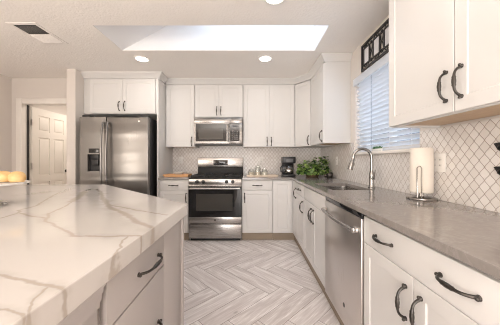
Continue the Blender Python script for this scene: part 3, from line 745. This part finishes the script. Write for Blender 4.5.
for i in range(9):
    for sg in (-1, 1):
        yc = sg*(.012+i*.0172); bm = b.bm
        # near half leans away (gaps show), far half leans towards the room
        if sg > 0: p = [(yc-.0085, -.0026), (yc-.0075, -.002), (yc+.0085, -.0093), (yc+.0075, -.0098)]
        elif 0: p = [(yc-.0012, -.0095), (yc+.0012, -.0095), (yc+.0040, -.002), (yc+.0016, -.002)]
        else: p = [(yc-.0085, -.0093), (yc-.0080, -.0097), (yc+.0070, -.0024), (yc+.0065, -.002)]
        A = [bm.verts.new((-.104, *q_)) for q_ in p]; H = [bm.verts.new((.104, *q_)) for q_ in p]
        bm.faces.new(A); bm.faces.new(H[::-1])
        for j in range(4): bm.faces.new((A[j], A[(j+1) % 4], H[(j+1) % 4], H[j]))
b.done('louvres', 'ceiling', t, smooth=False)

# ------------------------------------------------------------------ outlets and hooks
def outlet(loc, rz, label, gangs=1):
    t = thing('wall_outlet', label, 'outlet', loc, rz, 'wall outlets'); w = .035*2+.046*(gangs-1)
    B().box(-w/2, w/2, -.006, -.0003, -.058, .058, .002).done('cover_plate', 'white', t)
    for gi in range(gangs):
        cx = (gi-(gangs-1)/2)*.046
        b = B(); b.box(cx-.0165, cx+.0165, -.008, -.0062, -.034, .034, .0008); r = b.done('receptacle', 'white', t)
        for z in (-.018, .018):
            b = B()
            for dx in (-.006, .006): b.box(cx+dx-.0012, cx+dx+.0012, -.0086, -.0081, z-.005, z+.005)
            b.done('socket', 'darkgap', r)
outlet((XR-.0105, 1.472, 1.15), -PI/2, 'wide white outlet plate on tile right of the paper towels', 2)
outlet((.176, YB-.0105, 1.165), 0, 'white outlet on back tile above the glass jars')
outlet((-1.20, YB-.0105, 1.165), 0, 'white outlet on back tile above the wooden board')
outlet((XR-.0105, 3.21, 1.155), -PI/2, 'white outlet on side tile right of the plant')
def hook(z, label):
    t = thing('wall_hook', label, 'hook', (XR-.0105, 1.095, z), -PI/2)
    b = B(); bm = b.bm
    pr = [(-.034, .020), (-.020, .023), (.02, .024), (.09, .022), (.09, -.016), (.03, -.024), (.0, -.022), (-.016, -.008)]
    A = [bm.verts.new((x, -.010, z_)) for x, z_ in pr]; H = [bm.verts.new((x, -.0003, z_)) for x, z_ in pr]
    bm.faces.new(A); bm.faces.new(H[::-1])
    for i in range(len(pr)): bm.faces.new((A[i], A[(i+1) % len(pr)], H[(i+1) % len(pr)], H[i]))
    b.done('back_plate', 'iron', t)
    b = B(); pts = [(.075, -.010, .008), (.05, -.020, .006), (.02, -.022, .010), (.0, -.020, .004), (-.006, -.018, -.008), (.006, -.018, -.014), (.018, -.017, -.008)]
    b.tube(pts, .0045, 8); b.done('curl', 'pull', t)
hook(1.226, 'upper black iron hook on tile at the right edge')
hook(1.112, 'lower black iron hook on tile at the right edge')

# ------------------------------------------------------------------ paper towels
t = thing('paper_towel_holder', 'chrome countertop paper towel holder with round base', 'towel holder', (1.102, 1.50, .9145))
B().lathe([(.083, .0), (.085, .004), (.083, .010), (.072, .0145), (.02, .0165), (.012, .018)], (0, 0, 0), 36).done('base', 'nickel', t)
b = B(); b.tube([(0, 0, .016), (0, 0, .325)], .007, 12); b.tube([(0, 0, .016), (0, 0, .041)], .014, 14); b.done('post', 'chrome', t)
b = B(); xa, ya = -.050, -.050; b.tube([(xa-.008, ya+.006, .012), (xa-.010, ya+.006, .10), (xa-.010, ya+.006, .20), (xa-.006, ya-.0, .212), (xa+.002, ya-.008, .212), (xa+.006, ya-.012, .20), (xa+.006, ya-.012, .10), (xa+.006, ya-.012, .012)], .0032, 8); b.done('side_arm', 'chrome', t)
b = B(); pr = [(.017, 0), (.059, 0), (.063, .005), (.0635, .14), (.063, .279), (.058, .286), (.017, .286)]
b.lathe(pr+[pr[0]], (0, 0, 0), 36); b.done('paper_towel_roll', 'paper', None, loc=(1.102, 1.50, .9575)); o = bpy.data.objects['paper_towel_roll']; tag(o, 'cream roll of paper towels standing on the chrome holder', 'paper towels')

# ------------------------------------------------------------------ items on the back worktop
b = B(); bm = b.bm; b.box(-.175, .175, -.10, .10, 0, .016, .004)
t = thing('wooden_board', 'amber wooden tray board on the worktop left of the range', 'tray', (-1.103, 3.50, .9145))
b.done('base', 'amber', t)
b = B(); b.cells([-.185, -.168, .168, .185], [-.11, -.093, .093, .11], lambda i, j: not (i == 1 and j == 1), .0165, .040); b.done('rim', 'amber', t, smooth=False)
b = B(); b.lathe([(.03, 0), (.035, .004), (.06, .030), (.088, .050), (.090, .053), (.086, .053), (.058, .034), (.03, .010), (.001, .009)], (0, 0, 0), 32)
tag(b.done('shallow_bowl', 'ceramic', loc=(-1.09, 3.50, .9312)), 'shallow white bowl sitting on the amber wooden tray', 'bowl')
t = thing('serving_tray', 'pale serving tray under the glass jars right of the range', 'tray', (.170, 3.52, .9145))
b = B(); b.box(-.225, .225, -.10, .10, .0, .012, .003); b.done('base', 'marbletray', t)
b = B(); b.cells([-.235, -.222, .222, .235], [-.11, -.097, .097, .11], lambda i, j: not (i == 1 and j == 1), .0125, .026); b.done('rim', 'marbletray', t, smooth=False)
def jar(x, y, r, h, fillm, fh, label):
    t = thing('glass_jar', label, 'jar', (x, y, .9273), 0, 'glass jars on the tray')
    b = B(); b.lathe([(.001, 0), (r*.92, 0), (r, .006), (r, h*.72), (r*.78, h*.84), (r*.80, h*.90), (r*.76, h*.90), (r*.74, h*.84), (r*.95, h*.70), (r*.95, .008), (.001, .006)], (0, 0, 0), 22); b.done('body', 'jar', t)
    b = B(); b.lathe([(.001, .0065), (r*.93, .0085), (r*.93, fh), (.001, fh+.004)], (0, 0, 0), 18); b.done('contents', fillm, t)
    b = B(); b.lathe([(r*.86, h*.902), (r*.86, h*.96), (r*.4, h*.975), (r*.22, h*.99), (r*.3, h*1.04), (r*.2, h*1.08), (.001, h*1.085)], (0, 0, 0), 20); b.done('lid', 'jar', t)
jar(.005, 3.51, .046, .105, 'filling', .05, 'short glass jar nearest the range on the pale tray')
jar(.105, 3.54, .047, .150, 'filling', .055, 'tallest glass jar, in the middle of the pale tray')
jar(.205, 3.50, .045, .105, 'flour', .055, 'short glass jar nearest the coffee maker on the pale tray')
# coffee maker
t = thing('coffee_maker', 'black drip coffee maker with glass carafe beside the plant', 'coffee maker', (.575, 3.58, .9145))
b = B(); b.box(-.095, .095, -.11, .11, 0, .035, .008); b.done('base', 'black', t)
b = B(); b.box(-.090, .090, .035, .11, .0355, .20, .006); b.done('water_tank', 'black', t)
b = B(); b.box(-.098, .098, -.10, .11, .2005, .300, .012); h = b.done('brew_head', 'black', t)
b = B(); b.box(-.045, .055, -.104, -.1005, .215, .270, .001); b.done('control_panel', 'print', h)
b = B(); b.lathe([(.001, .036), (.058, .036), (.068, .06), (.070, .09), (.060, .13), (.045, .155), (.042, .155), (.056, .13), (.066, .09), (.062, .06), (.001, .042)], (.005, -.035, 0), 26); cf = b.done('carafe', 'carafe', t)
b = B(); b.lathe([(.001, .1555), (.047, .1555), (.049, .168), (.02, .175), (.001, .175)], (.005, -.035, 0), 22)
b.tube([(-.035, -.06, .16), (-.10, -.07, .166), (-.128, -.075, .135), (-.122, -.075, .075), (-.068, -.065, .058)], [.009, .010, .010, .009, .008], 8); b.done('carafe_handle', 'black', cf)
b = B(); b.lathe([(.051, .098), (.0515, .104), (.001, .104)][::-1] if False else [(.0705, .085), (.0712, .09), (.0705, .095)], (.005, -.035, 0), 26); b.done('carafe_band', 'chrome', cf)
# plant
def leaf(bm, lay, base, d, up, L, wd, tone, curl=.25):
    d = d.normalized(); s_ = d.cross(up)
    if s_.length < 1e-4: s_ = Vector((1, 0, 0))
    s_.normalize(); n = s_.cross(d).normalized(); rows = []
    for i, (a, ww) in enumerate(((0, .12), (.22, .85), (.5, 1.0), (.78, .62), (1, .04))):
        c_ = base + d*(L*a) - n*(curl*L*a*a); e = s_*(wd*ww*.5); lift = n*(wd*.16*ww)
        rows.append([bm.verts.new(c_-e+lift), bm.verts.new(c_), bm.verts.new(c_+e+lift)])
    for A, Bq in zip(rows, rows[1:]):
        for j in (0, 1):
            f = bm.faces.new((A[j], A[j+1], Bq[j+1], Bq[j]))
            for lp in f.loops: lp[lay] = tone
def foliage(name, mat, parent, gen):
    bm = bmesh.new(); lay = bm.loops.layers.float.new('tone'); gen(bm, lay)
    me = bpy.data.meshes.new(name); bm.to_mesh(me); bm.free(); me.materials.append(M[mat])
    me.polygons.foreach_set('use_smooth', [True]*len(me.polygons))
    o = bpy.data.objects.new(name, me); C.objects.link(o); o.parent = parent; return o
t = thing('trailing_plant', 'bushy green trailing plant in a wicker basket on the corner worktop', 'plant', (.915, 3.47, .9145))
B().lathe([(.085, 0), (.095, .02), (.105, .085), (.11, .092), (.10, .092), (.095, .08), (.001, .078)], (0, 0, 0), 26).done('basket', 'wicker', t)
def gen(bm, lay):
    r = random.Random(3)
    cl = [(-.21, -.02, .075, .075), (-.12, .03, .15, .08), (-.05, -.03, .19, .085), (.02, .04, .17, .08), (.10, -.02, .20, .085), (.20, .05, .25, .06), (.20, -.03, .15, .08), (.20, -.05, .08, .07), (.04, -.08, .10, .08), (-.13, -.07, .08, .075), (.10, -.09, .06, .07), (-.03, -.12, .05, .06), (-.16, -.06, .05, .06)]
    for cx, cy, cz, rad in cl:
        for i in range(34):
            v = Vector((r.gauss(0, 1), r.gauss(0, 1), r.gauss(0, .9))).normalized()
            p = Vector((cx, cy, cz)) + v*rad*r.uniform(.35, 1.0)
            p.z = max(.03, p.z); p.x = min(p.x, .235)
            d = Vector((v.x, v.y, v.z*.6-.15)); up = Vector((0, -.35, 1))
            L = r.uniform(.04, .07)
            if p.x + L*d.normalized().x > .262: d.x = -abs(d.x)
            if p.x + L*d.normalized().x < -.232: d.x = abs(d.x)*.3; p.x = max(p.x, -.215)
            p.z = max(p.z, .03 + L*(abs(min(0, d.normalized().z)) + .3))
            leaf(bm, lay, p, d, up, L, L*r.uniform(.6, .8), min(1, max(0, r.gauss(.42, .38))))
foliage('foliage', 'leaf', t, gen)
b = B(); r = random.Random(5)
for ex, ey, ez in ((-.2, -.02, .08), (-.11, .03, .15), (-.04, -.03, .19), (.03, .04, .17), (.10, -.02, .20), (.16, .05, .24), (.14, -.04, .12)):
    b.tube([(ex*.2, ey*.2, .075), (ex*.5, ey*.5, ez*.75+.03), (ex, ey, ez)], .0025, 5)
b.done('stems', 'leaf', t)
t = thing('dark_cup', 'small dark grey metal cup beside the plant on the worktop', 'cup', (1.095, 3.235, .9145))
B().lathe([(.001, 0), (.034, 0), (.040, .012), (.044, .055), (.041, .066), (.039, .066), (.040, .05), (.034, .008), (.001, .006)], (0, 0, 0), 24).done('body', 'pull', t)
b = B(); b.tube([(-.042, 0, .052), (-.068, 0, .050), (-.070, 0, .024), (-.040, 0, .016)], .0045, 8); b.done('handle', 'pull', t)
# succulents on the sill
t = thing('succulent_planter', 'little white trough of green succulents on the window sill', 'plant', (1.180, 2.165, 1.2495))
b = B(); b.box(-.014, .008, -.075, .075, .0, .022, .003); b.done('trough', 'ceramic', t)
def gen2(bm, lay):
    r = random.Random(9)
    for i in range(7):
        c_ = Vector((-.003, -.066+i*.022, .021))
        for j in range(16):
            a = r.uniform(0, 2*PI); el = r.uniform(.2, 1.3); d = Vector((math.cos(a)*math.cos(el)*.6, math.sin(a)*math.cos(el), math.sin(el)))
            leaf(bm, lay, c_, d, Vector((0, 0, 1)) if el < 1.2 else Vector((1, 0, 0)), r.uniform(.016, .03), .011, r.random(), .1)
foliage('foliage', 'succ', t, gen2)

# ------------------------------------------------------------------ cake stand on the island
t = thing('cake_stand', 'silver footed cake stand holding golden rolls on the island', 'cake stand', (-1.470, 1.27, .9145))
B().lathe([(.098, 0), (.100, .005), (.088, .016), (.050, .028), (.022, .045), (.013, .065), (.014, .085), (.022, .10), (.05, .1095)], (0, 0, 0), 32).done('pedestal', 'chrome', t)
B().lathe([(.05, .110), (.15, .112), (.188, .116), (.192, .126), (.188, .126), (.15, .120), (.001, .119)], (0, 0, 0), 44).done('plate', 'ceramic', t)
def roll(x, y, L, wd, h, rz, label):
    b = B(); b.ball((0, 0, h/2), .5, L, wd, h, 0, 24, 14, .72)
    for v in b.bm.verts:
        if v.co.z < h*.12: v.co.z = h*.12 + (v.co.z-h*.12)*.05
        v.co.z -= h*.114
        v.co += Vector((math.sin(v.co.y*60)*.0015, 0, math.cos(v.co.x*55+v.co.y*20)*.0012))
    mz = min(v.co.z for v in b.bm.verts)
    for v in b.bm.verts: v.co.z -= mz
    o = tag(b.done('bread_roll', 'bread', loc=(x, y, 1.0375)), label, 'bread', 'golden rolls on the cake stand'); o.rotation_euler = (0, 0, rz)
roll(-1.360, 1.350, .076, .072, .070, .2, 'golden roll nearest the plate rim on the cake stand')
roll(-1.450, 1.355, .098, .080, .072, .1, 'long golden roll cut by the left picture edge on the cake stand')
